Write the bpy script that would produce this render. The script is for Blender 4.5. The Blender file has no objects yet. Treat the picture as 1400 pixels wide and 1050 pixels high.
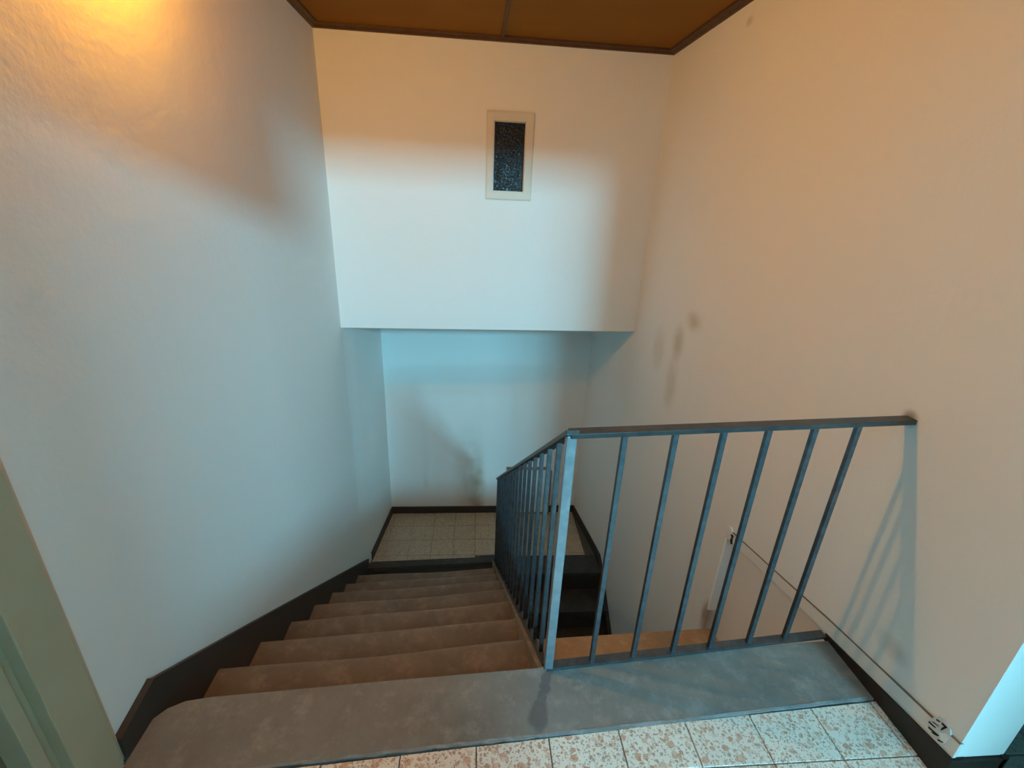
import bpy, bmesh, math, random
from mathutils import Vector, Matrix
random.seed(7)
C = bpy.context.scene.collection
SC = bpy.context.scene
S = 1.38            # camera stands 1.38 m above the upper floor; all plan numbers are in units of that height

def P(x, y, z):     # z = -1 is the upper floor
    return Vector((x * S, y * S, (z + 1) * S))

# ------------------------------------------------------------------ camera
cam_data = bpy.data.cameras.new('camera')
cam = bpy.data.objects.new('camera', cam_data); C.objects.link(cam)
cam_data.sensor_fit = 'HORIZONTAL'; cam_data.sensor_width = 36.0
cam_data.lens = 633.845 / 1400 * 36
cam_data.clip_start = 0.02
right = Vector((0.99651941, -0.07156326, 0.0427523))
down = Vector((0.0134335, -0.36829397, -0.92961234))
fwd = Vector((0.0822715, 0.92695105, -0.36605074))
R = Matrix((right, -down, -fwd)).transposed().to_4x4()
cam.matrix_world = Matrix.Translation(P(0, 0, 0)) @ R
SC.camera = cam

# ------------------------------------------------------------------ world, lights, exposure
w = bpy.data.worlds.new('world'); SC.world = w; w.use_nodes = True
bg = w.node_tree.nodes['Background']
bg.inputs[0].default_value = (0.50, 0.72, 0.85, 1); bg.inputs[1].default_value = 0.95

def area(name, loc, target, sx, sy, power, col):
    d = bpy.data.lights.new(name, 'AREA'); d.shape = 'RECTANGLE'; d.size = sx; d.size_y = sy
    d.energy = power; d.color = col
    o = bpy.data.objects.new(name, d); C.objects.link(o); o.location = loc
    o.rotation_euler = (target - loc).to_track_quat('-Z', 'Y').to_euler()
    return o
area('daylight_window', P(1.80, -4.0, 1.25), P(0.1, 2.0, -0.5), 0.95, 0.62, 520, (0.21, 0.71, 0.97))
ld = bpy.data.lights.new('lamp_bulb', 'POINT'); ld.energy = 30; ld.color = (1.0, 0.44, 0.012); ld.shadow_soft_size = 0.02
lo = bpy.data.objects.new('lamp_bulb', ld); C.objects.link(lo); lo.location = P(-0.610, 1.02, 0.50)

SC.view_settings.view_transform = 'Standard'
SC.view_settings.look = 'None'
SC.view_settings.exposure = 0.22
SC.view_settings.gamma = 1.0
SC.view_settings.use_curve_mapping = False
SC.cycles.max_bounces = 12
SC.cycles.diffuse_bounces = 8

# ------------------------------------------------------------------ materials
def mat(name, col, rough=0.8, metallic=0.0, spec=0.3):
    m = bpy.data.materials.new(name); m.use_nodes = True
    b = m.node_tree.nodes['Principled BSDF']
    b.inputs['Base Color'].default_value = (*col, 1); b.inputs['Roughness'].default_value = rough
    b.inputs['Metallic'].default_value = metallic; b.inputs['Specular IOR Level'].default_value = spec
    return m
class NT:
    def __init__(s, m): s.t = m.node_tree; s.b = s.t.nodes['Principled BSDF']
    def n(s, kind, **kw):
        x = s.t.nodes.new(kind)
        for k, v in kw.items():
            if k in x.inputs.keys(): x.inputs[k].default_value = v
            else: setattr(x, k, v)
        return x
    def l(s, a, b): s.t.links.new(a, b)
    def coords(s, kind='Object'):
        return s.n('ShaderNodeTexCoord').outputs[kind]
    def noise(s, vec, scale, detail=4, rough=0.55):
        x = s.n('ShaderNodeTexNoise'); x.inputs['Scale'].default_value = scale
        x.inputs['Detail'].default_value = detail; x.inputs['Roughness'].default_value = rough
        s.l(vec, x.inputs['Vector']); return x.outputs['Fac']
    def ramp(s, fac, stops):
        x = s.n('ShaderNodeValToRGB'); e = x.color_ramp.elements
        while len(e) < len(stops): e.new(0.5)
        for el, (p, c) in zip(e, stops):
            el.position = p; el.color = (*c, 1) if len(c) == 3 else c
        s.l(fac, x.inputs[0]); return x.outputs[0]
    def mix(s, fac, a, b, mode='MIX'):
        x = s.n('ShaderNodeMix'); x.data_type = 'RGBA'; x.blend_type = mode
        for v, i in ((fac, 0), (a, 6), (b, 7)):
            if hasattr(v, 'is_output'): s.l(v, x.inputs[i])
            elif i == 0: x.inputs[0].default_value = v
            else: x.inputs[i].default_value = (*v, 1)
        return x.outputs[2]
    def math(s, op, a, b=0.0, clamp=False):
        x = s.n('ShaderNodeMath'); x.operation = op; x.use_clamp = clamp
        for v, i in ((a, 0), (b, 1)):
            if hasattr(v, 'is_output'): s.l(v, x.inputs[i])
            else: x.inputs[i].default_value = v
        return x.outputs[0]
    def bump(s, h, strength, dist=0.01):
        x = s.n('ShaderNodeBump'); x.inputs['Strength'].default_value = strength
        x.inputs['Distance'].default_value = dist
        s.l(h, x.inputs['Height']); s.l(x.outputs[0], s.b.inputs['Normal'])
    def color(s, c): s.l(c, s.b.inputs['Base Color'])
    def blob(s, vec, centre, radii, soft=0.6):        # 1 inside an ellipsoid, falling to 0 at its rim
        m = s.n('ShaderNodeMapping'); m.vector_type = 'TEXTURE'
        m.inputs['Location'].default_value = centre; m.inputs['Scale'].default_value = radii
        s.l(vec, m.inputs['Vector'])
        ln = s.n('ShaderNodeVectorMath', operation='LENGTH'); s.l(m.outputs[0], ln.inputs[0])
        mr = s.n('ShaderNodeMapRange'); mr.inputs[1].default_value = 1 - soft; mr.inputs[2].default_value = 1.0
        mr.inputs[3].default_value = 1.0; mr.inputs[4].default_value = 0.0; mr.interpolation_type = 'SMOOTHSTEP'
        s.l(ln.outputs['Value'], mr.inputs[0]); return mr.outputs[0]

def plaster(name, col, bump=0.25, stains_shade=(), dirt=0.08):
    m = mat(name, col, 0.9, spec=0.12); t = NT(m); v = t.coords()
    big = t.noise(v, 1.7, 5); fine = t.noise(v, 60, 3); mid = t.noise(v, 9, 4)
    c = t.mix(t.math('MULTIPLY', big, dirt * 2), col, tuple(x * 0.8 for x in col))
    for centre, radii, scol, amt in stains_shade:
        f = t.math('MULTIPLY', t.blob(v, centre, radii, 0.9), t.math('MULTIPLY', mid, amt * 1.7), True)
        c = t.mix(f, c, scol)
    t.color(c)
    h = t.math('ADD', t.math('MULTIPLY', fine, 0.35), mid)
    t.bump(h, bump, 0.006); return m

WALL = (0.82, 0.80, 0.765)
BROWN = (0.40, 0.29, 0.13)
st = lambda x, y, z: tuple(P(x, y, z))
M_left = plaster('plaster_left', WALL, 0.4)
M_right = plaster('plaster_right', WALL, 0.28, [
    (st(0.850, 1.713, -0.406), (0.15, 0.13, 0.075), BROWN, 0.42),
    (st(0.848, 1.81, -0.52), (0.15, 0.10, 0.14), BROWN, 0.52),
    (st(0.845, 1.99, -0.60), (0.15, 0.12, 0.19), BROWN, 0.35),
    (st(0.848, 1.81, -0.70), (0.15, 0.11, 0.24), BROWN, 0.38),
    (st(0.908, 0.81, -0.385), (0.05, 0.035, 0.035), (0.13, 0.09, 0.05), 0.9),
    (st(0.907, 0.66, -0.86), (0.05, 0.08, 0.05), (0.30, 0.30, 0.30), 0.5),
    (st(0.875, 1.24, -1.42), (0.06, 0.05, 0.14), (0.25, 0.11, 0.03), 0.9),
    ((0.86 * S, 1.72 * S, 1.56 * S), (0.1, 0.04, 0.03), BROWN, 0.5)])
M_upper = plaster('plaster_upper', WALL, 0.2)
M_far = plaster('plaster_far', WALL, 0.15, [  # brown smudge low down: a soft shadow painted into the plaster colour
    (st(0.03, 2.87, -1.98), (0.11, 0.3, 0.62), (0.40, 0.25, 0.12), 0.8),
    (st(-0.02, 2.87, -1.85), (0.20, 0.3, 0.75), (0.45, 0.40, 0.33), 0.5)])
M_white = plaster('plaster_white', (0.78, 0.78, 0.77), 0.2)

def stone(name, a, b, rough=0.6, bump=0.3):
    m = mat(name, a, rough, spec=0.3); t = NT(m); v = t.coords()
    n1 = t.noise(v, 5, 6, 0.65); n2 = t.noise(v, 90, 2); n3 = t.noise(v, 26, 5, 0.7)
    c = t.ramp(n1, [(0.3, a), (0.7, b)])
    c = t.mix(t.math('MULTIPLY', n3, 0.5), c, tuple(x * 0.65 for x in a))
    c = t.mix(t.math('MULTIPLY', t.math('GREATER_THAN', n2, 0.72), 0.25), c, tuple(min(1, x * 1.4) for x in b))
    n4 = t.noise(v, 2.2, 4, 0.6); c = t.mix(t.ramp(n4, [(0.42, (0, 0, 0)), (0.66, (0.45,) * 3)]), c, tuple(x * 0.62 for x in a))
    n5 = t.noise(v, 11, 6, 0.75); c = t.mix(t.ramp(n5, [(0.50, (0, 0, 0)), (0.72, (0.62,) * 3)]), c, tuple(min(1, x * 1.25) for x in b))
    t.color(c); t.bump(t.math('ADD', n2, n3), bump, 0.002)
    r = t.ramp(n1, [(0.3, (rough - 0.1,) * 3), (0.7, (rough + 0.15,) * 3)]); t.l(r, t.b.inputs['Roughness'])
    return m
M_slab = stone('grey_stone', (0.185, 0.168, 0.150), (0.27, 0.248, 0.222), 0.5)
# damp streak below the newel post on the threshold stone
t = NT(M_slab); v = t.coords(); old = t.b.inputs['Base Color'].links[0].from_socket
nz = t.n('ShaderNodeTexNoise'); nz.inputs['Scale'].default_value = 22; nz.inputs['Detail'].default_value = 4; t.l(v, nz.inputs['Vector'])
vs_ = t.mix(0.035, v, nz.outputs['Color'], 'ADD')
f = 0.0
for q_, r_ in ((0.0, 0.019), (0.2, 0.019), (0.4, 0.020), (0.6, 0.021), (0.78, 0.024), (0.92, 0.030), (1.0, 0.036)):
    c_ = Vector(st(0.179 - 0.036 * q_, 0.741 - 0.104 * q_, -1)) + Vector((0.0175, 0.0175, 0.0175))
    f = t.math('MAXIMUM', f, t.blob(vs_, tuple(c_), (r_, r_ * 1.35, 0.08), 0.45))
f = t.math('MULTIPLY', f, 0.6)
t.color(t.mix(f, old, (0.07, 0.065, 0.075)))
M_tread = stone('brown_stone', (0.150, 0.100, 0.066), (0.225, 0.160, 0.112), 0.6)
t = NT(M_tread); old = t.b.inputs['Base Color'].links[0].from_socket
at = t.n('ShaderNodeAttribute'); at.attribute_name = 'nose_tone'
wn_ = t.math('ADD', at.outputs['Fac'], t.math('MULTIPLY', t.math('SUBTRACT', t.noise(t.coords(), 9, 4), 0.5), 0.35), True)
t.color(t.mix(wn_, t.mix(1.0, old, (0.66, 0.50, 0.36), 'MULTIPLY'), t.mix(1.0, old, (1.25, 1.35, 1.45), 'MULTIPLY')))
M_cement = stone('cement', (0.22, 0.23, 0.23), (0.36, 0.37, 0.37), 0.85, 0.8)
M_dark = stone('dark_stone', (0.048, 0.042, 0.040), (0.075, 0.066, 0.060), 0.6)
M_skirt = mat('dark_skirting', (0.045, 0.036, 0.031), 0.45)
M_skirtb = mat('brown_skirting', (0.030, 0.019, 0.013), 0.5)
M_string = stone('worn_string', (0.20, 0.135, 0.085), (0.34, 0.25, 0.17), 0.7, 0.5)
M_ledge = stone('ledge_boards', (0.46, 0.29, 0.16), (0.60, 0.41, 0.25), 0.6)

def terrazzo(name, base, chip1, chip2, chip3, dirt):
    m = mat(name, base, 0.38, spec=0.4); t = NT(m); v0 = t.coords()
    oi = t.n('ShaderNodeObjectInfo')
    sc = t.n('ShaderNodeVectorMath', operation='SCALE'); sc.inputs['Scale'].default_value = 37.0
    cx = t.n('ShaderNodeCombineXYZ')
    for i in range(3): t.l(oi.outputs['Random'], cx.inputs[i])
    t.l(cx.outputs[0], sc.inputs[0])
    ad = t.n('ShaderNodeVectorMath', operation='ADD'); t.l(v0, ad.inputs[0]); t.l(sc.outputs[0], ad.inputs[1])
    v = ad.outputs[0]
    wob = t.n('ShaderNodeTexNoise'); wob.inputs['Scale'].default_value = 70; t.l(v, wob.inputs['Vector'])
    wv = t.mix(0.012, v, wob.outputs['Color'], 'ADD')
    c = base; chip2l = tuple(x * 0.75 + y * 0.25 for x, y in zip(base, chip1))
    for scale, chips, thr in ((38, (chip2, chip1), 0.27), (62, (chip2, chip2l), 0.36), (100, (chip1, chip3), 0.33), (170, (chip3, chip2), 0.36)):
        vo = t.n('ShaderNodeTexVoronoi'); vo.inputs['Scale'].default_value = scale; t.l(wv, vo.inputs['Vector'])
        sep = t.n('ShaderNodeSeparateColor'); t.l(vo.outputs['Color'], sep.inputs[0])
        pick = t.mix(sep.outputs[0], chips[0], chips[1])
        big = t.math('MULTIPLY', sep.outputs[1], thr * 2)
        f = t.math('LESS_THAN', vo.outputs['Distance'], t.math('MULTIPLY', big, 0.75))
        c = t.mix(t.math('MULTIPLY', f, 0.8), c, pick)
    n = t.noise(v, 14, 5)
    c = t.mix(t.math('MULTIPLY', n, dirt), c, tuple(x * 0.35 for x in base))
    c = t.mix(t.math('MULTIPLY', oi.outputs['Random'], 0.18), c, tuple(x * 0.55 for x in base))
    t.color(c); t.bump(n, 0.08, 0.002); return m
M_tile = terrazzo('terrazzo', (0.84, 0.75, 0.65), (0.55, 0.19, 0.06), (0.66, 0.38, 0.25), (0.28, 0.20, 0.16), 0.22)
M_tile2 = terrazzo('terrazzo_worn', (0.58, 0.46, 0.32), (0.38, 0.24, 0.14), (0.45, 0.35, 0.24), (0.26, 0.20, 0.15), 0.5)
M_tile3 = terrazzo('terrazzo_green', (0.14, 0.17, 0.15), (0.09, 0.10, 0.09), (0.18, 0.20, 0.17), (0.06, 0.07, 0.06), 0.4)
M_hall = mat('hall_floor', (0.45, 0.40, 0.34), 0.4)
M_grout = mat('grout', (0.11, 0.095, 0.08), 0.9)

def painted(name, a, b, rough=0.45, scale=7):
    m = mat(name, a, rough); t = NT(m); v = t.coords()
    n = t.noise(v, scale, 5); t.color(t.ramp(n, [(0.35, a), (0.7, b)])); t.bump(t.noise(v, 45, 3), 0.12, 0.002); return m
M_casing = painted('cream_green_paint', (0.45, 0.39, 0.26), (0.49, 0.43, 0.29))
M_casing2 = painted('pinkish_cream_paint', (0.55, 0.42, 0.30), (0.58, 0.46, 0.34))
M_door = painted('door_brown', (0.17, 0.13, 0.08), (0.20, 0.16, 0.10))
M_frame = painted('cream_paint', (0.66, 0.60, 0.50), (0.70, 0.64, 0.54))
M_iron = painted('dark_iron_paint', (0.105, 0.125, 0.14), (0.155, 0.18, 0.20), 0.40, 40)
M_iron.node_tree.nodes['Principled BSDF'].inputs['Metallic'].default_value = 0.85
M_newel = painted('lit_iron_paint', (0.30, 0.36, 0.40), (0.42, 0.48, 0.52), 0.42, 40)  # same paint as the balusters, lightened to paint daylight onto the newel
M_newel.node_tree.nodes['Principled BSDF'].inputs['Metallic'].default_value = 0.75
M_iron2 = painted('dark_iron_rail', (0.040, 0.036, 0.036), (0.065, 0.060, 0.058), 0.35, 30)
M_board = painted('white_board', (0.70, 0.70, 0.67), (0.74, 0.74, 0.71))
M_wood = painted('thin_wood', (0.22, 0.12, 0.06), (0.28, 0.17, 0.09), 0.6, 20)
M_ceil = painted('brown_hardboard', (0.25, 0.088, 0.006), (0.28, 0.100, 0.008), 0.65, 3); M_ceil.node_tree.nodes['Principled BSDF'].inputs['Specular IOR Level'].default_value = 0.12
M_trim = painted('dark_brown_wood', (0.075, 0.028, 0.010), (0.10, 0.04, 0.015), 0.5, 20)
M_glass = mat('dark_textured_glass', (0.013, 0.009, 0.008), 0.12, spec=0.28)
t = NT(M_glass); v = t.coords(); t.bump(t.noise(v, 75, 2), 0.9, 0.006)
M_black = mat('dark_recess', (0.01, 0.009, 0.008), 0.9)
M_bare = mat('grey_plaster', (0.62, 0.63, 0.62), 0.9)
M_chip = mat('bare_plaster', (0.80, 0.82, 0.82), 0.9)
M_chip2 = mat('cream_chip', (0.62, 0.48, 0.34), 0.9)
M_crack = mat('dark_crack', (0.02, 0.018, 0.016), 0.9)
M_brass = mat('brass', (0.5, 0.33, 0.12), 0.35, 1.0)
M_knob = mat('steel', (0.4, 0.38, 0.34), 0.35, 1.0)
M_shade = mat('lamp_glass', (0.9, 0.8, 0.6), 0.4)
NT(M_shade).b.inputs['Emission Color'].default_value = (1, 0.5, 0.12, 1); NT(M_shade).b.inputs['Emission Strength'].default_value = 1.2

# ------------------------------------------------------------------ helpers
def mesh_obj(name, verts, faces, m, parent=None, origin=None, smooth=False, bevel=0.0):
    """verts are world Vectors; the object's origin is moved to `origin` (or the parent's)."""
    base = Vector((0, 0, 0))
    if parent is not None:
        base = parent['_w'] if '_w' in parent else Vector((0, 0, 0)); base = Vector(base)
    o0 = Vector(origin) if origin is not None else base
    me = bpy.data.meshes.new(name)
    me.from_pydata([tuple(Vector(v) - o0) for v in verts], [], faces); me.update()
    bm = bmesh.new(); bm.from_mesh(me); bmesh.ops.remove_doubles(bm, verts=bm.verts, dist=1e-6)
    bmesh.ops.recalc_face_normals(bm, faces=bm.faces)
    if bevel > 0:
        bmesh.ops.bevel(bm, geom=list(bm.edges), offset=bevel, segments=2, profile=0.6, affect='EDGES', clamp_overlap=True)
    bm.to_mesh(me); bm.free()
    if smooth:
        for p in me.polygons: p.use_smooth = True
    me.materials.append(m)
    o = bpy.data.objects.new(name, me); C.objects.link(o)
    o.location = o0 - base
    if parent is not None: o.parent = parent
    o['_w'] = tuple(o0)
    return o
def thing(name, label, cat, loc, group=None):
    o = bpy.data.objects.new(name, None); C.objects.link(o); o.location = loc; o['_w'] = tuple(loc)
    o.empty_display_size = 0.05
    o['label'] = label; o['category'] = cat
    if group: o['group'] = group
    return o
def struct(o): o['kind'] = 'structure'; return o
def prism(poly, z0, z1):          # poly in plan units; z0, z1 numbers or lists
    n = len(poly)
    z0 = z0 if isinstance(z0, (list, tuple)) else [z0] * n
    z1 = z1 if isinstance(z1, (list, tuple)) else [z1] * n
    v = [P(x, y, z) for (x, y), z in zip(poly, z0)] + [P(x, y, z) for (x, y), z in zip(poly, z1)]
    f = [tuple(range(n))[::-1], tuple(range(n, 2 * n))] + [(i, (i + 1) % n, n + (i + 1) % n, n + i) for i in range(n)]
    return v, f
def box(x0, x1, y0, y1, z0, z1):
    return prism([(x0, y0), (x1, y0), (x1, y1), (x0, y1)], z0, z1)
def join(*parts):
    V, Fc = [], []
    for v, f in parts:
        k = len(V); V += v; Fc += [tuple(i + k for i in q) for q in f]
    return V, Fc
def bar(a, b, wx, wz, up=Vector((0, 0, 1)), side=None):   # rectangular bar between world points
    a = Vector(a); b = Vector(b); d = (b - a).normalized()
    s = (side or d.cross(up)).normalized(); u = s.cross(d).normalized()
    v = []
    for q in (a, b):
        for i, j in ((-1, -1), (1, -1), (1, 1), (-1, 1)): v.append(q + s * i * wx / 2 + u * j * wz / 2)
    f = [(3, 2, 1, 0), (4, 5, 6, 7)] + [(i, (i + 1) % 4, 4 + (i + 1) % 4, 4 + i) for i in range(4)]
    return v, f
def strip(poly, off, zt, zb):     # wall skin following a plan polyline, thickened outwards by off=(dx,dy)
    back = [(x + off[0], y + off[1]) for x, y in poly][::-1]
    n = len(poly)
    zt = zt if isinstance(zt, (list, tuple)) else [zt] * n
    zb = zb if isinstance(zb, (list, tuple)) else [zb] * n
    return prism_n([*poly, *back], [*zb, *zb[::-1]], [*zt, *zt[::-1]], n)
def prism_n(pl, z0, z1, n):       # strip prism with quad top and bottom
    N = len(pl)
    v = [P(x, y, z) for (x, y), z in zip(pl, z0)] + [P(x, y, z) for (x, y), z in zip(pl, z1)]
    f = []
    for i in range(n - 1):
        a, b, c, d = i, i + 1, N - 2 - i, N - 1 - i
        f += [(a, b, c, d), (N + d, N + c, N + b, N + a)]
    f += [(i, (i + 1) % N, N + (i + 1) % N, N + i) for i in range(N)]
    return v, f
def clip(poly, a, b):             # keep the part of poly left of a->b
    out = []
    side = lambda p: (b[0] - a[0]) * (p[1] - a[1]) - (b[1] - a[1]) * (p[0] - a[0])
    for i in range(len(poly)):
        p, q = poly[i], poly[(i + 1) % len(poly)]; sp, sq = side(p), side(q)
        if sp >= 0: out.append(p)
        if sp * sq < 0:
            k = sp / (sp - sq); out.append((p[0] + (q[0] - p[0]) * k, p[1] + (q[1] - p[1]) * k))
    return out
def area2(p): return abs(sum(p[i][0] * p[(i + 1) % len(p)][1] - p[(i + 1) % len(p)][0] * p[i][1] for i in range(len(p)))) / 2
def shrink(poly, g):
    c = (sum(p[0] for p in poly) / len(poly), sum(p[1] for p in poly) / len(poly))
    n = len(poly); out = poly
    ccw = sum(poly[i][0] * poly[(i + 1) % n][1] - poly[(i + 1) % n][0] * poly[i][1] for i in range(n)) > 0
    pl = poly if ccw else poly[::-1]
    out = pl
    for i in range(n):
        a, b = pl[i], pl[(i + 1) % n]; L = math.hypot(b[0] - a[0], b[1] - a[1])
        if L < 1e-6: continue
        nx, ny = -(b[1] - a[1]) / L * g, (b[0] - a[0]) / L * g
        out = clip(out, (a[0] + nx, a[1] + ny), (b[0] + nx, b[1] + ny))
    return out
tile_cache = {}
def tile(poly, ztop, m, parent, jitter=0.0008):
    poly = shrink(poly, 0.0011)
    if len(poly) < 3 or area2(poly) < 2e-5: return
    inner = shrink(poly, 0.0009)
    cx = sum(p[0] for p in poly) / len(poly); cy = sum(p[1] for p in poly) / len(poly)
    dz = random.uniform(-1, 1) * jitter
    key = (m.name, len(poly), round(ztop, 4), tuple((round(p[0] - cx, 5), round(p[1] - cy, 5)) for p in poly))
    org = P(cx, cy, ztop + dz)
    if key in tile_cache:
        o = bpy.data.objects.new('tile', tile_cache[key]); C.objects.link(o)
        o.parent = parent; o.location = org - Vector(parent['_w']); o['_w'] = tuple(org); return o
    if len(inner) != len(poly): inner = poly
    n = len(poly)
    v = [P(x, y, ztop + dz - 0.008) for x, y in poly] + [P(x, y, ztop + dz - 0.0009) for x, y in poly] + [P(x, y, ztop + dz) for x, y in inner]
    f = [tuple(range(2 * n, 3 * n))]
    for k in (0, n): f += [(k + i, k + (i + 1) % n, k + n + (i + 1) % n, k + n + i) for i in range(n)]
    me = bpy.data.meshes.new('tile'); me.from_pydata([tuple(q - org) for q in v], [], f); me.update()
    me.materials.append(m); tile_cache[key] = me
    o = bpy.data.objects.new('tile', me); C.objects.link(o)
    o.parent = parent; o.location = org - Vector(parent['_w']); o['_w'] = tuple(org); return o

# ------------------------------------------------------------------ plan lines
LW = [(-0.648, 0.597), (-0.65, 2.20), (-0.649, 2.27), (-0.643, 2.33), (-0.634, 2.40), (-0.583, 2.875)]
RW_near = [(0.907, 0.49), (0.908, 0.60), (0.908, 0.72), (0.907, 0.82)]
RW_mid = [(0.907, 0.82), (0.901, 0.92), (0.891, 1.04), (0.8765, 1.235)]
RW_far = [(0.8765, 1.235), (0.866, 1.40), (0.8515, 1.68), (0.844, 2.0), (0.838, 2.30), (0.833, 2.36), (0.826, 2.42), (0.762, 2.875)]
CZL, CZR = 0.600, 0.612        # ceiling heights at the left and right walls
YL, YR = 2.257, 2.312          # upper wall
SOF = -0.608
LAND = -2.16
LOW = -3.45
TOP = 0.75
HALL = 1.95

# ------------------------------------------------------------------ walls
wl = struct(mesh_obj('wall_left', *strip(LW, (-0.14, 0), TOP, LOW), M_left, smooth=False))
struct(mesh_obj('wall_left_near', *join(box(-0.79, -0.66, -1.0, -0.10, -1.0, HALL), box(-0.79, -0.66, -0.10, 0.597, 0.32, HALL)), M_left))
lipz = lambda y: -1.044 + (1.232 - y) * (0.053 / 0.418) if y > 0.814 else -0.991 + (0.814 - y) * (0.054 / 0.32)
near_lip = [lipz(y) for x, y in RW_near]; mid_lip = [lipz(y) for x, y in RW_mid]
rec = lambda pl, d: [(x + d, y) for x, y in pl]
wr = struct(mesh_obj('wall_right', *join(
    strip(RW_near, (0.104, 0), HALL, near_lip), strip(RW_mid, (0.14, 0), TOP, mid_lip), strip(RW_far, (0.16, 0), TOP, LOW),
    strip([(0.945, 0.78), (0.935, 0.92), (0.925, 1.04), (0.912, 1.235)], (0.10, 0), [-0.95] * 4, LOW),
    strip([(0.930, 0.505), (0.930, 0.80)], (0.07, 0), -0.90, -1.0)), M_right))
# plaster cover strip along the lower edge of the right wall
tl = [(0.907, 0.4885)] + RW_near[1:] + RW_mid[1:]
cs = []
for k, (x, y) in enumerate(tl):
    lo_ = lipz(y); cs.append((x, y, lo_ + 0.001, lo_ + 0.040 if y < 0.85 else lo_ + 0.037))
v = []; f = []
for x, y, a, b in cs:
    v += [P(x + 0.004, y, a), P(x - 0.0035, y, a), P(x - 0.0035, y, b), P(x + 0.004, y, b)]
for i in range(len(cs) - 1):
    for j in range(4):
        f.append((4 * i + j, 4 * i + (j + 1) % 4, 4 * i + 4 + (j + 1) % 4, 4 * i + 4 + j))
f += [(0, 1, 2, 3), tuple(range(4 * len(cs) - 4, 4 * len(cs)))]
tr1 = struct(mesh_obj('trim_1', v, f, plaster('plaster_strip', (0.76, 0.74, 0.70), 0.2)))
v = []; f = []
for k, (x, y, a, b) in enumerate(cs):      # open crack along the top of the strip
    h_ = 0.0011 + 0.0005 * math.sin(k * 2.3)
    v += [P(x + 0.003, y, b - h_), P(x - 0.0039, y, b - h_), P(x - 0.0039, y, b + h_), P(x + 0.003, y, b + h_)]
for i in range(len(cs) - 1):
    for j in range(4): f.append((4 * i + j, 4 * i + (j + 1) % 4, 4 * i + 4 + (j + 1) % 4, 4 * i + 4 + j))
mesh_obj('crack', v, f, mat('crack_shade', (0.22, 0.17, 0.13), 0.9), tr1)
# bare plaster chip with scratches at the low corner of the wall, and the loose end of the strip
def wall_patch(name, pts, m, th, x=0.907):
    n = len(pts); v = [P(x - th, y, z) for y, z in pts] + [P(x + 0.003, y, z) for y, z in pts]
    return mesh_obj(name, v, [tuple(range(n)), tuple(range(n, 2 * n))] + [(i, (i + 1) % n, n + (i + 1) % n, n + i) for i in range(n)], m, wr)
wall_patch('bare_patch', [(0.5433, -0.9197), (0.5416, -0.9046), (0.5356, -0.8923), (0.5267, -0.8875), (0.5185, -0.8867), (0.5104, -0.8887), (0.5061, -0.8967), (0.5041, -0.9116), (0.5061, -0.9272), (0.5134, -0.9302), (0.525, -0.9339), (0.5393, -0.9321)], M_bare, 0.0048)
wall_patch('bare_patch', [(0.521, -0.914), (0.513, -0.904), (0.5065, -0.904), (0.5055, -0.916), (0.5075, -0.9265), (0.514, -0.9275)], M_chip, 0.0056)
for a, b, wd in (((0.5423, -0.9166), (0.5289, -0.9138), 0.003), ((0.5386, -0.9272), (0.5191, -0.9217), 0.0036), ((0.5337, -0.8969), (0.5277, -0.8945), 0.003), ((0.5244, -0.893), (0.5150, -0.8912), 0.0042), ((0.5162, -0.8905), (0.5208, -0.907), 0.003), ((0.5177, -0.9305), (0.5088, -0.9235), 0.003), ((0.5309, -0.9295), (0.5206, -0.9245), 0.002), ((0.537, -0.909), (0.526, -0.905), 0.0014)):
    dx, dy = b[0] - a[0], b[1] - a[1]; L = math.hypot(dx, dy); nx, ny = -dy / L * wd / 2, dx / L * wd / 2
    wall_patch('scratch', [(a[0] + nx, a[1] + ny), (a[0] * .4 + b[0] * .6 + nx * 1.3, a[1] * .4 + b[1] * .6 + ny), (b[0] + nx * .3, b[1] + ny * .3), (b[0] - nx * .5, b[1] - ny * .5), (a[0] - nx * .8, a[1] - ny * .8)], M_crack, 0.0062)
wall_patch('scratch', [(1.213, -1.013), (1.206, -1.020), (1.208, -1.036), (1.200, -1.045), (1.198, -1.036), (1.201, -1.022), (1.199, -1.010)], M_crack, 0.004, 0.8760)
wall_patch('bare_patch', [(1.235, -1.02), (1.238, -1.000), (1.222, -0.993), (1.208, -1.004), (1.214, -1.02)], M_chip, 0.004, 0.8760)

mesh_obj('jamb_light_strip', *prism([(0.8755, 1.229), (0.914, 1.229), (0.914, 1.238), (0.8755, 1.238)], -1.375, -1.035), mat('daylit_jamb_white', (0.90, 0.91, 0.90), 0.7), wr, bevel=0.0015)  # added strip, its white stands in for daylight on the jamb face
uw = struct(mesh_obj('wall_upper', *join(
    prism([(-0.66, YL), (0.057, YL + 0.02615), (0.057, 3.0), (-0.66, 3.0)], SOF, TOP),
    prism([(0.237, YL + 0.0328), (0.86, YR + 0.0005), (0.86, 3.0), (0.237, 3.0)], SOF, TOP),
    prism([(0.057, YL + 0.02615), (0.237, YL + 0.0328), (0.237, 3.0), (0.057, 3.0)], SOF, 0.022),
    prism([(0.057, YL + 0.02615), (0.237, YL + 0.0328), (0.237, 3.0), (0.057, 3.0)], 0.341, TOP)), M_upper))
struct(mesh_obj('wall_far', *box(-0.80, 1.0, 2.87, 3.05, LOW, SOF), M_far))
struct(mesh_obj('wall_below', *box(-0.80, 1.0, 0.30, 0.60, LOW, -1.18), M_white))
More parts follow.
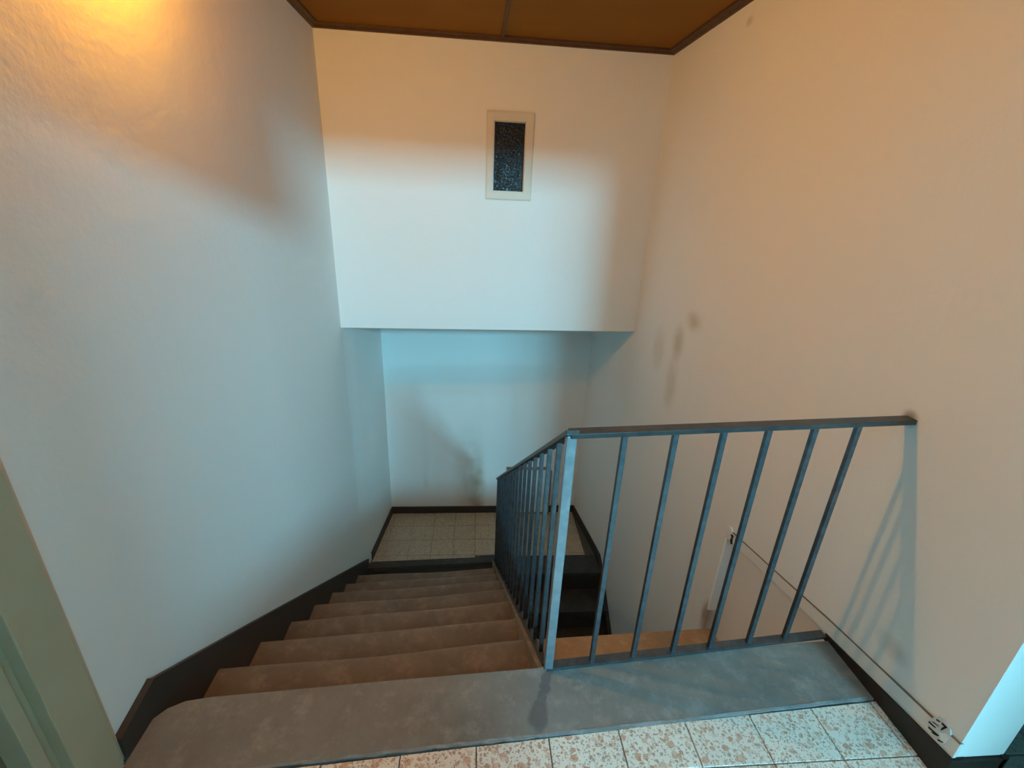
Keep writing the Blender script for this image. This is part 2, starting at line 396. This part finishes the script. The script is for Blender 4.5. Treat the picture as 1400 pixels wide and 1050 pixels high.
struct(mesh_obj('wall_back_blockers', *join(box(-0.80, 0.10, -0.62, -0.52, -1.05, HALL), box(0.10, 0.50, -0.62, -0.52, -1.05, -0.34), box(1.155, 2.4, -0.62, -0.52, -1.05, HALL), box(-0.80, 2.4, 0.30, 0.40, 0.485, HALL), box(-0.80, -0.03, 0.30, 0.40, 0.22, 0.485), box(-0.80, 2.45, -4.3, 0.35, HALL, HALL + 0.1),  # unseen hall; half wall, beam and jambs added to shade the daylight
    box(-0.85, -0.75, -4.3, -0.6, -1.05, HALL), box(2.9, 3.0, -4.3, 0.3, -1.05, HALL), box(-0.85, 0.6, -4.35, -4.2, -1.05, HALL), box(0.6, 3.0, -4.35, -4.2, -1.05, 0.2)), M_white))
struct(mesh_obj('wall_side', *box(2.3, 2.45, -0.55, 2.2, -1.05, HALL), M_white))
struct(mesh_obj('wall_corridor', *box(1.0, 2.45, 2.2, 2.35, -1.05, TOP), M_white))

# ------------------------------------------------------------------ ceiling
cz = lambda x: CZL + (x + 0.65) / 1.49 * (CZR - CZL)
yw = lambda x: YL + (x + 0.65) / 1.489 * (YR - YL)
cl = struct(mesh_obj('ceiling', *prism([(-0.80, 0.3), (2.45, 0.3), (2.45, 2.4), (-0.80, 2.4)], [cz(-.8) + .022, cz(2.45) + .022, cz(2.45) + .022, cz(-.8) + .022], 0.80), M_trim))
xs = [-0.66, 0.098, 0.93]; xs2 = [0.93, 1.6, 2.4]
for X in (xs, xs2):
    for x0, x1 in zip(X[:-1], X[1:]):
        for y0, y1 in ((0.40, 1.30), (1.30, 2.4)):
            a, b = x0 + 0.003, x1 - 0.003
            pl = [(a, y0 + 0.003), (b, y0 + 0.003), (b, y1 - 0.003), (a, y1 - 0.003)]
            mesh_obj('panel', *prism(pl, [cz(x) + 0.016 for x, y in pl], [cz(x) + 0.03 for x, y in pl]), M_ceil, cl)
mesh_obj('joint_strip', *prism([(0.093, 0.4), (0.104, 0.4), (0.104, 2.3), (0.093, 2.3)], [cz(0.1) + 0.011] * 4, [cz(0.1) + 0.03] * 4), M_trim, cl)
def trim(name, pts, d):    # pts: wall line; d: inward offset vector
    v = []; f = []
    for x, y in pts:
        z = cz(x)
        v += [P(x, y, z + .03), P(x, y, z), P(x + d[0] * .35, y + d[1] * .35, z), P(x + d[0] * .5, y + d[1] * .5, z + .006), P(x + d[0], y + d[1], z + .009), P(x + d[0], y + d[1], z + .03)]
    for i in range(len(pts) - 1):
        for j in range(6): f.append((6 * i + j, 6 * i + (j + 1) % 6, 6 * i + 6 + (j + 1) % 6, 6 * i + 6 + j))
    f += [tuple(range(6)), tuple(range(6 * len(pts) - 6, 6 * len(pts)))]
    return struct(mesh_obj(name, v, f, M_trim))
trim('trim_2', [(-0.648, 0.55), (-0.6495, 2.25)], (0.028, 0))
trim('trim_3', [(-0.65, YL), (0.838, YR)], (0, -0.032))
trim('trim_4', [(0.907, 0.49), (0.907, 0.82), (0.8785, 1.19), (0.8515, 1.68), (0.844, 2.0), (0.838, 2.31)], (-0.030, 0))

# ------------------------------------------------------------------ upper floor with terrazzo tiles
SF = [(-0.634, 0.545), (-0.354, 0.570), (-0.001, 0.592), (0.393, 0.613), (0.905, 0.645)]   # front edge of the threshold stone
fl = struct(mesh_obj('floor', *join(prism([(-0.70, -1.0), (0.93, -1.0), (0.93, 0.64), (0.393, 0.613), (-0.001, 0.592), (-0.354, 0.570), (-0.70, 0.54)], -1.18, -1.006),
                                    box(0.93, 2.45, -1.0, 0.49, -1.18, -1.006), box(1.005, 2.45, 0.49, 2.2, -1.18, -1.006)), M_grout))
struct(mesh_obj('floor_outside', *box(-0.8, 3.5, -4.6, -1.0, -1.25, -1.01), M_hall))
PT = 0.1455
for i in range(-5, 7):
    x0 = 0.0145 + i * PT; x1 = x0 + PT
    for j in range(-4, 2):
        y1 = 0.530 + j * PT; y0 = y1 - PT
        pl = [(x0, y0), (x1, y0), (x1, y1), (x0, y1)]
        pl = clip(pl, (0.905, -2), (0.905, 2)); 
        if len(pl) >= 3: pl = clip(pl, (-0.640, 2), (-0.640, -2))
        for a, b in zip(SF[:-1], SF[1:]):
            if len(pl) >= 3: pl = clip(pl, b, a)
        if len(pl) >= 3: tile(pl, -1.0, M_tile, fl)
for i in range(0, 7):
    x0 = 1.02 + i * PT
    for j in range(-5, 9):
        y0 = -0.06 + j * PT
        tile([(x0, y0), (x0 + PT, y0), (x0 + PT, y0 + PT), (x0, y0 + PT)], -1.0, M_tile3, fl)
for j in range(-1, 4):    # strip of darker tiles under the end of the right wall
    y0 = -0.06 + j * PT; y1 = min(y0 + PT, 0.486)
    if y1 - y0 > 0.01: tile([(0.908, y0), (1.02, y0), (1.02, y1), (0.908, y1)], -1.0, M_tile3, fl)

# skirtings on the upper floor
struct(mesh_obj('baseboard_left', *prism([(-0.652, 0.598), (-0.634, 0.598), (-0.634, 0.70), (-0.652, 0.70)], -1.02, [-0.944, -0.944, -0.925, -0.925]), M_skirt))
struct(mesh_obj('baseboard_right', *join(
    strip([(0.899, 0.489), (0.900, 0.60), (0.901, 0.72), (0.903, 0.805)], (0.03, 0), [lipz(y) + 0.001 for y in (0.489, 0.6, 0.72, 0.805)], -1.01),
    box(0.899, 1.013, 0.483, 0.50, -1.01, -0.939)), M_skirtb))
# end face of the right wall is the near end of wall_right; far side of it
struct(mesh_obj('baseboard_corridor', *box(1.004, 1.016, 0.483, 2.2, -1.01, -0.935), M_skirtb))

# ------------------------------------------------------------------ staircase down
NL = [(-0.640, 0.704, -1), (-0.640, 0.890, -1.145), (-0.640, 1.090, -1.29), (-0.640, 1.292, -1.435), (-0.640, 1.499, -1.58), (-0.640, 1.706, -1.725), (-0.640, 1.906, -1.87), (-0.640, 2.113, -2.015), (-0.640, 2.314, -2.16)]
NR = [(0.157, 0.746, -1), (0.157, 0.948, -1.145), (0.153, 1.150, -1.29), (0.150, 1.359, -1.435), (0.150, 1.560, -1.58), (0.142, 1.759, -1.725), (0.135, 1.957, -1.87), (0.133, 2.150, -2.015), (0.134, 2.352, -2.16)]
stc = thing('staircase', 'brown stone staircase going down between left wall and iron railing', 'stairs', P(-0.24, 0.72, -1.0))
def tread_mesh(nl, nr, bl, br, th=0.028):
    prof = [(0.010, -th), (0.003, -th + 0.004), (0.0, -th * 0.55), (0.001, -0.007), (0.006, -0.0018), (0.014, 0.0)]   # (back from nose, dz)
    v = []; K = 9
    for k in range(K):
        s = k / (K - 1); wob = 0.0022 * math.sin(7 * s + nl[1] * 9) - 0.004 * math.exp(-((s - 0.55) / 0.25) ** 2)
        x = nl[0] + (nr[0] - nl[0]) * s; y = nl[1] + (nr[1] - nl[1]) * s; z = nl[2]
        yb = bl + (br - bl) * s; dip = -0.0022 * math.exp(-((s - 0.6) / 0.3) ** 2)
        for b, dz in prof: v.append(P(x, y - b + wob, z + dz + dip))
        v += [P(x, y + (yb - y) * q_, z) for q_ in (0.3, 0.55, 0.8)]; v.append(P(x, yb, z)); v.append(P(x, yb, z - th))
    n = len(prof) + 5; f = []
    for k in range(K - 1):
        for j in range(n): f.append((n * k + j, n * k + (j + 1) % n, n * k + n + (j + 1) % n, n * k + n + j))
    f += [tuple(range(n)), tuple(range(n * K - n, n * K))]
    return v, f
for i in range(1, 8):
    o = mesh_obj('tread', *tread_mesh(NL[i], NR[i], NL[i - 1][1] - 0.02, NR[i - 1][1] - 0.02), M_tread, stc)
    at = o.data.attributes.new('nose_tone', 'FLOAT', 'POINT')      # paler along the nosing, browner towards the back
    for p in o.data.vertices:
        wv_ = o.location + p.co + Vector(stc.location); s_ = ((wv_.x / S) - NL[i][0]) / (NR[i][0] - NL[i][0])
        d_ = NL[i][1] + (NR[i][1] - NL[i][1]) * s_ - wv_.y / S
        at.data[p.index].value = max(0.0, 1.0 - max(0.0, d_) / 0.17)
for i in range(0, 8):
    a, b = NL[i], NR[i]
    v = [P(a[0], a[1] - 0.014, a[2] - 0.02), P(b[0], b[1] - 0.014, b[2] - 0.02), P(b[0], b[1] - 0.034, b[2] - 0.02), P(a[0], a[1] - 0.034, a[2] - 0.02)]
    q = [Vector((p.x, p.y, (NL[i + 1][2] - 0.004 + 1) * S)) for p in v]
    mesh_obj('riser', q + v, [(0, 1, 2, 3), (4, 5, 6, 7)] + [(k, (k + 1) % 4, 4 + (k + 1) % 4, 4 + k) for k in range(4)], M_tread, stc)
# threshold stone at the top (its far edge is the first nosing)
slab_poly = [(-0.634, 0.545), (-0.354, 0.570), (-0.001, 0.592), (0.393, 0.613), (0.900, 0.645), (0.9005, 0.790), (0.55, 0.772), (0.19, 0.753), (0.157, 0.746), (-0.20, 0.728), (-0.545, 0.708), (-0.590, 0.702), (-0.618, 0.688), (-0.634, 0.668)]
def slab(poly, zt, zb, r):
    inn = shrink(poly, r); 
    if len(inn) != len(poly): inn = poly
    n = len(poly); pl = poly if sum(poly[i][0] * poly[(i + 1) % n][1] - poly[(i + 1) % n][0] * poly[i][1] for i in range(n)) > 0 else poly[::-1]
    # pair inner points with outer ones by nearest distance
    inn = [min(inn, key=lambda q: (q[0] - p[0]) ** 2 + (q[1] - p[1]) ** 2) for p in pl]
    v = [P(x, y, zb) for x, y in pl] + [P(x, y, zt - r) for x, y in pl] + [P(x, y, zt) for x, y in inn]
    f = [tuple(range(n))[::-1], tuple(range(2 * n, 3 * n))]
    for k in (0, n): f += [(k + i, k + (i + 1) % n, k + n + (i + 1) % n, k + n + i) for i in range(n)]
    return v, f
o = mesh_obj('threshold_slab', *slab(slab_poly, -0.9985, -1.035, 0.004), M_slab, stc, origin=Vector((0, 0, 0)))
o['label'] = 'wide grey threshold stone at the top of the stairs'
# rough cement joint between the threshold stone and the first row of tiles
jp = [(-0.354, 0.570), (-0.001, 0.592), (0.393, 0.613), (0.905, 0.645)]
top_, bot_ = [], []
for k in range(61):
    q_ = k / 60; x = -0.45 + q_ * 1.35
    y = next((a[1] + (b[1] - a[1]) * (x - a[0]) / (b[0] - a[0]) for a, b in zip(jp[:-1], jp[1:]) if x <= b[0]), 0.645)
    top_.append((x, y + 0.0045 + random.uniform(-0.0012, 0.0014))); bot_.append((x, y - 0.0008 + random.uniform(-0.0016, 0.0012)))
v = []
for (xa, ya), (xb, yb_) in zip(top_, bot_):
    zt = -0.9978 + random.uniform(-0.0004, 0.0003); v += [P(xa, ya, zt), P(xb, yb_, zt - 0.0006), P(xb, yb_, -1.01), P(xa, ya, -1.01)]
f = [(4 * i + j, 4 * i + (j + 1) % 4, 4 * i + 4 + (j + 1) % 4, 4 * i + 4 + j) for i in range(60) for j in range(4)] + [(0, 1, 2, 3), (240, 241, 242, 243)]
mesh_obj('cement_joint', v, f, M_cement, stc)
# dark landing stone at the bottom
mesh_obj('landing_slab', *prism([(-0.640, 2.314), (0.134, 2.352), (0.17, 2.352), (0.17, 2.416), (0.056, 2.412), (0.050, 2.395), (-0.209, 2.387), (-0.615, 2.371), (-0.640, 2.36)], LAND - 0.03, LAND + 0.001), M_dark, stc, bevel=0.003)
for i in range(0, 4):     # pale chipped plaster at the open end of each riser
    a, b = NR[i], NR[i + 1]; x = a[0] + 0.0012; yy = a[1]
    pts = [(yy + 0.004, a[2] - 0.012), (yy + 0.016, a[2] - 0.030), (yy + 0.011, a[2] - 0.060), (yy + 0.021, a[2] - 0.095), (yy + 0.002, a[2] - 0.120), (yy - 0.006, a[2] - 0.07)]
    v = [P(x - 0.0045, p, q) for p, q in pts] + [P(x + 0.003, p, q) for p, q in pts]
    o = mesh_obj('plaster_chip', v, [tuple(range(6)), tuple(range(6, 12))] + [(k, (k + 1) % 6, 6 + (k + 1) % 6, 6 + k) for k in range(6)], M_chip2, stc)
# closed string on the open side and the wall string on the left
def sloped_board(x0a, x0b, x1a, x1b, pts):     # pts: (y, ztop, zbottom); x interpolated along y
    ys = [p[0] for p in pts]; v = []
    for y, zt, zb in pts:
        s = (y - ys[0]) / (ys[-1] - ys[0]); xa = x0a + (x1a - x0a) * s; xb = x0b + (x1b - x0b) * s
        v += [P(xa, y, zb), P(xb, y, zb), P(xb, y, zt), P(xa, y, zt)]
    f = []
    for i in range(len(pts) - 1):
        for j in range(4): f.append((4 * i + j, 4 * i + (j + 1) % 4, 4 * i + 4 + (j + 1) % 4, 4 * i + 4 + j))
    f += [(0, 1, 2, 3), tuple(range(4 * len(pts) - 4, 4 * len(pts)))]
    return v, f
zbar = lambda y: -1.0 - 0.7165 * (y - 0.752)
mesh_obj('string', *sloped_board(0.157, 0.186, 0.134, 0.162, [(0.750, -1.003, -1.20), (0.80, zbar(.80) - .004, -1.28), (2.30, zbar(2.30) - .004, -2.36), (2.352, -2.155, -2.36)]), M_string, stc)
mesh_obj('wall_string', *sloped_board(-0.655, -0.640, -0.655, -0.640, [(0.695, -0.925, -1.30), (1.098, -1.212, -1.60), (1.616, -1.586, -2.0), (2.30, -2.080, -2.40), (2.44, -2.175, -2.40)]), M_skirt, stc)
mesh_obj('soffit_board', *sloped_board(-0.652, 0.16, -0.652, 0.16, [(0.62, -1.06, -1.17), (0.75, -1.15, -1.25), (2.33, -2.27, -2.37)]), M_white, stc)

# ------------------------------------------------------------------ lower landing
yf = 2.871
f2 = struct(mesh_obj('floor_landing', *prism([(-0.66, 2.36), (0.86, 2.36), (0.80, 2.95), (-0.66, 2.95)], LAND - 0.12, LAND - 0.006), M_grout))
for i in range(-5, 6):
    x0 = -0.1115 + i * PT - 0.01; x1 = x0 + PT
    for j in range(0, 4):
        y1 = yf - 0.012 - j * PT; y0 = y1 - PT
        pl = [(x0, y0), (x1, y0), (x1, y1), (x0, y1)]
        for a, b in (((-0.575, 2.875), (-0.626, 2.40)), ((0.818, 2.42), (0.756, 2.875)), ((-0.615, 2.3715), (0.052, 2.3955)) if x0 < 0.0 else ((0.05, 2.413), (0.9, 2.398))):
            if len(pl) >= 3: pl = clip(pl, a, b)
        if len(pl) >= 3: tile(pl, LAND, M_tile2, f2)
struct(mesh_obj('baseboard_far', *box(-0.60, 0.80, 2.857, 2.88, LAND - .01, LAND + 0.052), M_skirt))
struct(mesh_obj('baseboard_landing_left', *strip([(-0.6265, 2.40), (-0.575, 2.872)], (-0.03, 0), LAND + 0.052, LAND - 0.01), M_skirt))
struct(mesh_obj('baseboard_landing_right', *strip([(0.817, 2.42), (0.753, 2.872)], (0.03, 0), LAND + 0.052, LAND - 0.01), M_skirt))

# lower flight going down again towards the camera, on the right
low = thing('lower_staircase', 'dark lower stair flight seen through the railing beside the right wall', 'stairs', P(0.5, 2.3, LAND))
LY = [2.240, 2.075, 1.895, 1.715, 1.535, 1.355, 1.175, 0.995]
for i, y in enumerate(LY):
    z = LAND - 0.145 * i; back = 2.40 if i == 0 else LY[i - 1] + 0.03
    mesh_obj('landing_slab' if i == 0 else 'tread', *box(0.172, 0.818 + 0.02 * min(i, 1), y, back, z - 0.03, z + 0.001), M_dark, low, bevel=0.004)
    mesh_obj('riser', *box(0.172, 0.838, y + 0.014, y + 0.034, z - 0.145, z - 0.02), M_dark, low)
mesh_obj('wall_string', *sloped_board(0.830, 0.86, 0.8425, 0.90, [(2.425, LAND + 0.052, LAND - 0.2), (2.40, LAND + 0.040, LAND - 0.2), (2.26, LAND - 0.075, -2.6), (1.0, LAND - 1.08, -3.4)][::-1]) if False else sloped_board(0.846, 0.90, 0.815, 0.86, [(1.0, LAND - 1.00, -3.4), (2.24, LAND - 0.022, -2.6), (2.34, LAND + 0.052, LAND - 0.2), (2.425, LAND + 0.052, LAND - 0.2)]), M_skirt, low)
struct(mesh_obj('floor_below', *box(-0.8, 1.0, 0.3, 3.0, LOW - 0.1, LOW), M_grout))

# ledge under the guard rail
lg = thing('ledge', 'brown boarded ledge below the level guard rail, beside the right wall', 'ledge', P(0.53, 1.0, -1.475))
mesh_obj('ledge_top', *prism([(0.19, 0.60), (0.935, 0.60), (0.91, 1.238), (0.19, 1.212)], -1.505, -1.475), M_ledge, lg, bevel=0.003)
mesh_obj('ledge_front', *box(0.19, 0.874, 0.62, 1.19, -1.65, -1.505), M_white, lg)

# ------------------------------------------------------------------ iron railing
rail = thing('railing', 'dark iron stair railing with square balusters, from right wall down the stairs', 'railing', P(0.178, 0.75, -1.0))
NB = (0.180, 0.747)                                     # newel foot
RE = (0.908, 0.806)                                     # handrail end in the wall
EP = (0.147, 2.25)                                      # last post
zr = -0.397; slope = -0.7165
lvl = lambda x: NB[1] + (x - NB[0]) * (0.795 - 0.745) / (0.787 - 0.178)
def post(x, y, z0, z1, wd, name, m=M_iron):
    ang = math.atan2(0.0, 1.0); h = wd / 2
    return mesh_obj(name, *box(x - h, x + h, y - h, y + h, z0, z1), m, rail, bevel=0.0012)
post(NB[0], NB[1], -0.999, zr + 0.004, 0.0185, 'newel_post', M_newel)
for k, x in enumerate((0.284, 0.386, 0.487, 0.5835, 0.6865, 0.786)):
    post(x, lvl(x), -0.992, zr + 0.002, 0.0105, 'baluster')
slx = lambda y: NB[0] + (y - NB[1]) / (EP[1] - NB[1]) * (EP[0] - NB[0])
slz = lambda y: zr + slope * (y - NB[1])
ny = 17
for k in range(1, ny):
    y = NB[1] + (EP[1] - NB[1]) * k / ny
    post(slx(y), y, zbar(y) - 0.002, slz(y) + 0.002, 0.0105, 'baluster')
post(EP[0], EP[1], zbar(EP[1]) - 0.02, slz(EP[1]) + 0.004, 0.0125, 'end_post')
a = P(NB[0] - 0.004, lvl(NB[0] - 0.004), zr + 0.006); b = P(RE[0] + 0.006, lvl(RE[0]) , zr + 0.010)
mesh_obj('handrail', *bar(a, b, 0.036, 0.014), M_iron2, rail, bevel=0.002)
a = P(NB[0], NB[1] - 0.010, slz(NB[1] - 0.010) + 0.006); b = P(EP[0], EP[1] + 0.012, slz(EP[1] + 0.012) + 0.006)
mesh_obj('handrail', *bar(a, b, 0.034, 0.014), M_iron2, rail, bevel=0.002)
a = P(NB[0] - 0.006, lvl(NB[0]), -0.9945); b = P(0.900, lvl(0.900) - 0.0, -0.9945)
mesh_obj('bottom_rail', *bar(a, b, 0.030, 0.009), M_iron, rail, bevel=0.001)
a = P(0.178, 0.758, zbar(0.758)); b = P(EP[0], EP[1] + 0.01, zbar(EP[1] + 0.01))
mesh_obj('bottom_rail', *bar(a, b, 0.026, 0.008), M_iron2, rail, bevel=0.001)

# ------------------------------------------------------------------ door frame at the left edge
d1 = struct(mesh_obj('door_1', *box(-0.700, -0.680, -0.10, 0.480, -1.0, 0.24), M_door))
mesh_obj('door_panel', *box(-0.682, -0.674, 0.0, 0.38, -0.9, -0.35), M_door, d1, bevel=0.003)
mesh_obj('door_panel', *box(-0.682, -0.674, 0.0, 0.38, -0.22, 0.15), M_door, d1, bevel=0.003)
mesh_obj('handle', *join(bar(P(-0.68, 0.06, -0.32), P(-0.64, 0.06, -0.32), 0.016, 0.016), bar(P(-0.643, 0.055, -0.32), P(-0.643, 0.14, -0.32), 0.014, 0.018)), M_knob, d1, bevel=0.003)
def casing(name, y0, y1, xa, m):
    return struct(mesh_obj(name, *box(-0.70, xa, y0, y1, -1.0, 0.32), m, bevel=0.003))
casing('trim_5', 0.5185, 0.5905, -0.636, M_casing)
casing('trim_6', 0.5905, 0.5990, -0.641, M_casing2)
casing('trim_7', 0.4800, 0.5010, -0.645, M_casing)
casing('trim_8', 0.5010, 0.5190, -0.655, M_casing)
struct(mesh_obj('trim_9', *box(-0.70, -0.636, -0.20, 0.599, 0.24, 0.32), M_casing, bevel=0.003))

# ------------------------------------------------------------------ small window in the upper wall
wy = lambda x: YL + (x + 0.65) / 1.489 * (YR - YL)
def wbox(x0, x1, z0, z1, f_, b_):   # proud by f_, deep b_
    return prism([(x0, wy(x0) - f_), (x1, wy(x1) - f_), (x1, wy(x1) + b_), (x0, wy(x0) + b_)], z0, z1)
wn = struct(mesh_obj('window_1', *join(wbox(0.045, 0.0735, 0.008, 0.355, 0.006, 0.05), wbox(0.2135, 0.2465, 0.008, 0.355, 0.006, 0.05),
    wbox(0.0735, 0.2135, 0.008, 0.040, 0.006, 0.05), wbox(0.0735, 0.2135, 0.323, 0.355, 0.006, 0.05)), M_frame, bevel=0.0015))
mesh_obj('pane', *wbox(0.07, 0.217, 0.036, 0.327, -0.016, 0.021), M_glass, wn)
mesh_obj('bead', *join(wbox(0.0735, 0.0765, 0.040, 0.323, -0.004, 0.016), wbox(0.2105, 0.2135, 0.040, 0.323, -0.004, 0.016), wbox(0.0765, 0.2105, 0.040, 0.043, -0.004, 0.016), wbox(0.0765, 0.2105, 0.320, 0.323, -0.004, 0.016)), M_frame, wn)
mesh_obj('outer_edge', *join(wbox(0.0400, 0.045, 0.003, 0.361, 0.002, 0.02), wbox(0.2465, 0.2515, 0.003, 0.361, 0.002, 0.02), wbox(0.045, 0.2465, 0.355, 0.361, 0.010, 0.02), wbox(0.045, 0.2465, 0.003, 0.008, 0.002, 0.02)), M_frame, wn)
mesh_obj('dark_recess', *join(wbox(0.05, 0.245, 0.01, 0.35, -0.10, 0.12)), M_black, wn)

# ------------------------------------------------------------------ framed board leaning on the far wall
bd = thing('leaning_board', 'low white board with thin brown frame standing against the far wall behind the railing', 'board', P(0.42, 2.84, LAND))
yb = lambda z: 2.838 + (z - LAND) / 0.40 * 0.012
def bbox(x0, x1, z0, z1, f_=0.0, t_=0.012):
    return prism([(x0, yb(z0) - f_), (x1, yb(z0) - f_), (x1, yb(z0) + t_), (x0, yb(z0) + t_)], z0, z1)
mesh_obj('panel', *bbox(0.262, 0.560, LAND + 0.01, -1.785, 0, 0.006), M_board, bd)
mesh_obj('frame_rail', *bbox(0.245, 0.553, -1.785, -1.768, 0.004, 0.008), M_wood, bd)
mesh_obj('frame_rail', *bbox(0.262, 0.560, LAND + 0.001, LAND + 0.017, 0.004, 0.008), M_wood, bd)
mesh_obj('frame_side', *bbox(0.560, 0.569, LAND + 0.001, -1.785, 0.004, 0.008), M_wood, bd)
mesh_obj('frame_side', *bbox(0.251, 0.262, LAND + 0.001, -1.785, 0.004, 0.008), M_wood, bd)

# ------------------------------------------------------------------ wall lamp above the picture's left corner
lp = thing('wall_lamp', 'small warm wall lamp glowing high on the left wall', 'lamp', P(-0.645, 1.02, 0.5))
def lathe(prof, centre, axis, n=20):
    v = []; q = axis.to_track_quat('Z', 'Y')
    for r, h in prof:
        for k in range(n):
            a = 2 * math.pi * k / n; v.append(centre + q @ Vector((r * math.cos(a), r * math.sin(a), h)))
    f = [(n * i + k, n * i + (k + 1) % n, n * i + n + (k + 1) % n, n * i + n + k) for i in range(len(prof) - 1) for k in range(n)]
    return v, f
mesh_obj('wall_plate', *lathe([(0.001, 0.018), (0.03, 0.016), (0.045, 0.008), (0.048, 0.0), (0.001, 0.0)], P(-0.648, 1.02, 0.545), Vector((1, 0, 0))), M_brass, lp, smooth=True)
mesh_obj('arm', *bar(P(-0.645, 1.02, 0.545), P(-0.610, 1.02, 0.555), 0.012, 0.012), M_brass, lp, bevel=0.002)
mesh_obj('bulb_holder', *lathe([(0.001, 0.05), (0.016, 0.05), (0.018, 0.0), (0.001, 0.0)], P(-0.610, 1.02, 0.528), Vector((0, 0, 1))), M_brass, lp, smooth=True)

for o in bpy.data.objects:
    if '_w' in o: del o['_w']
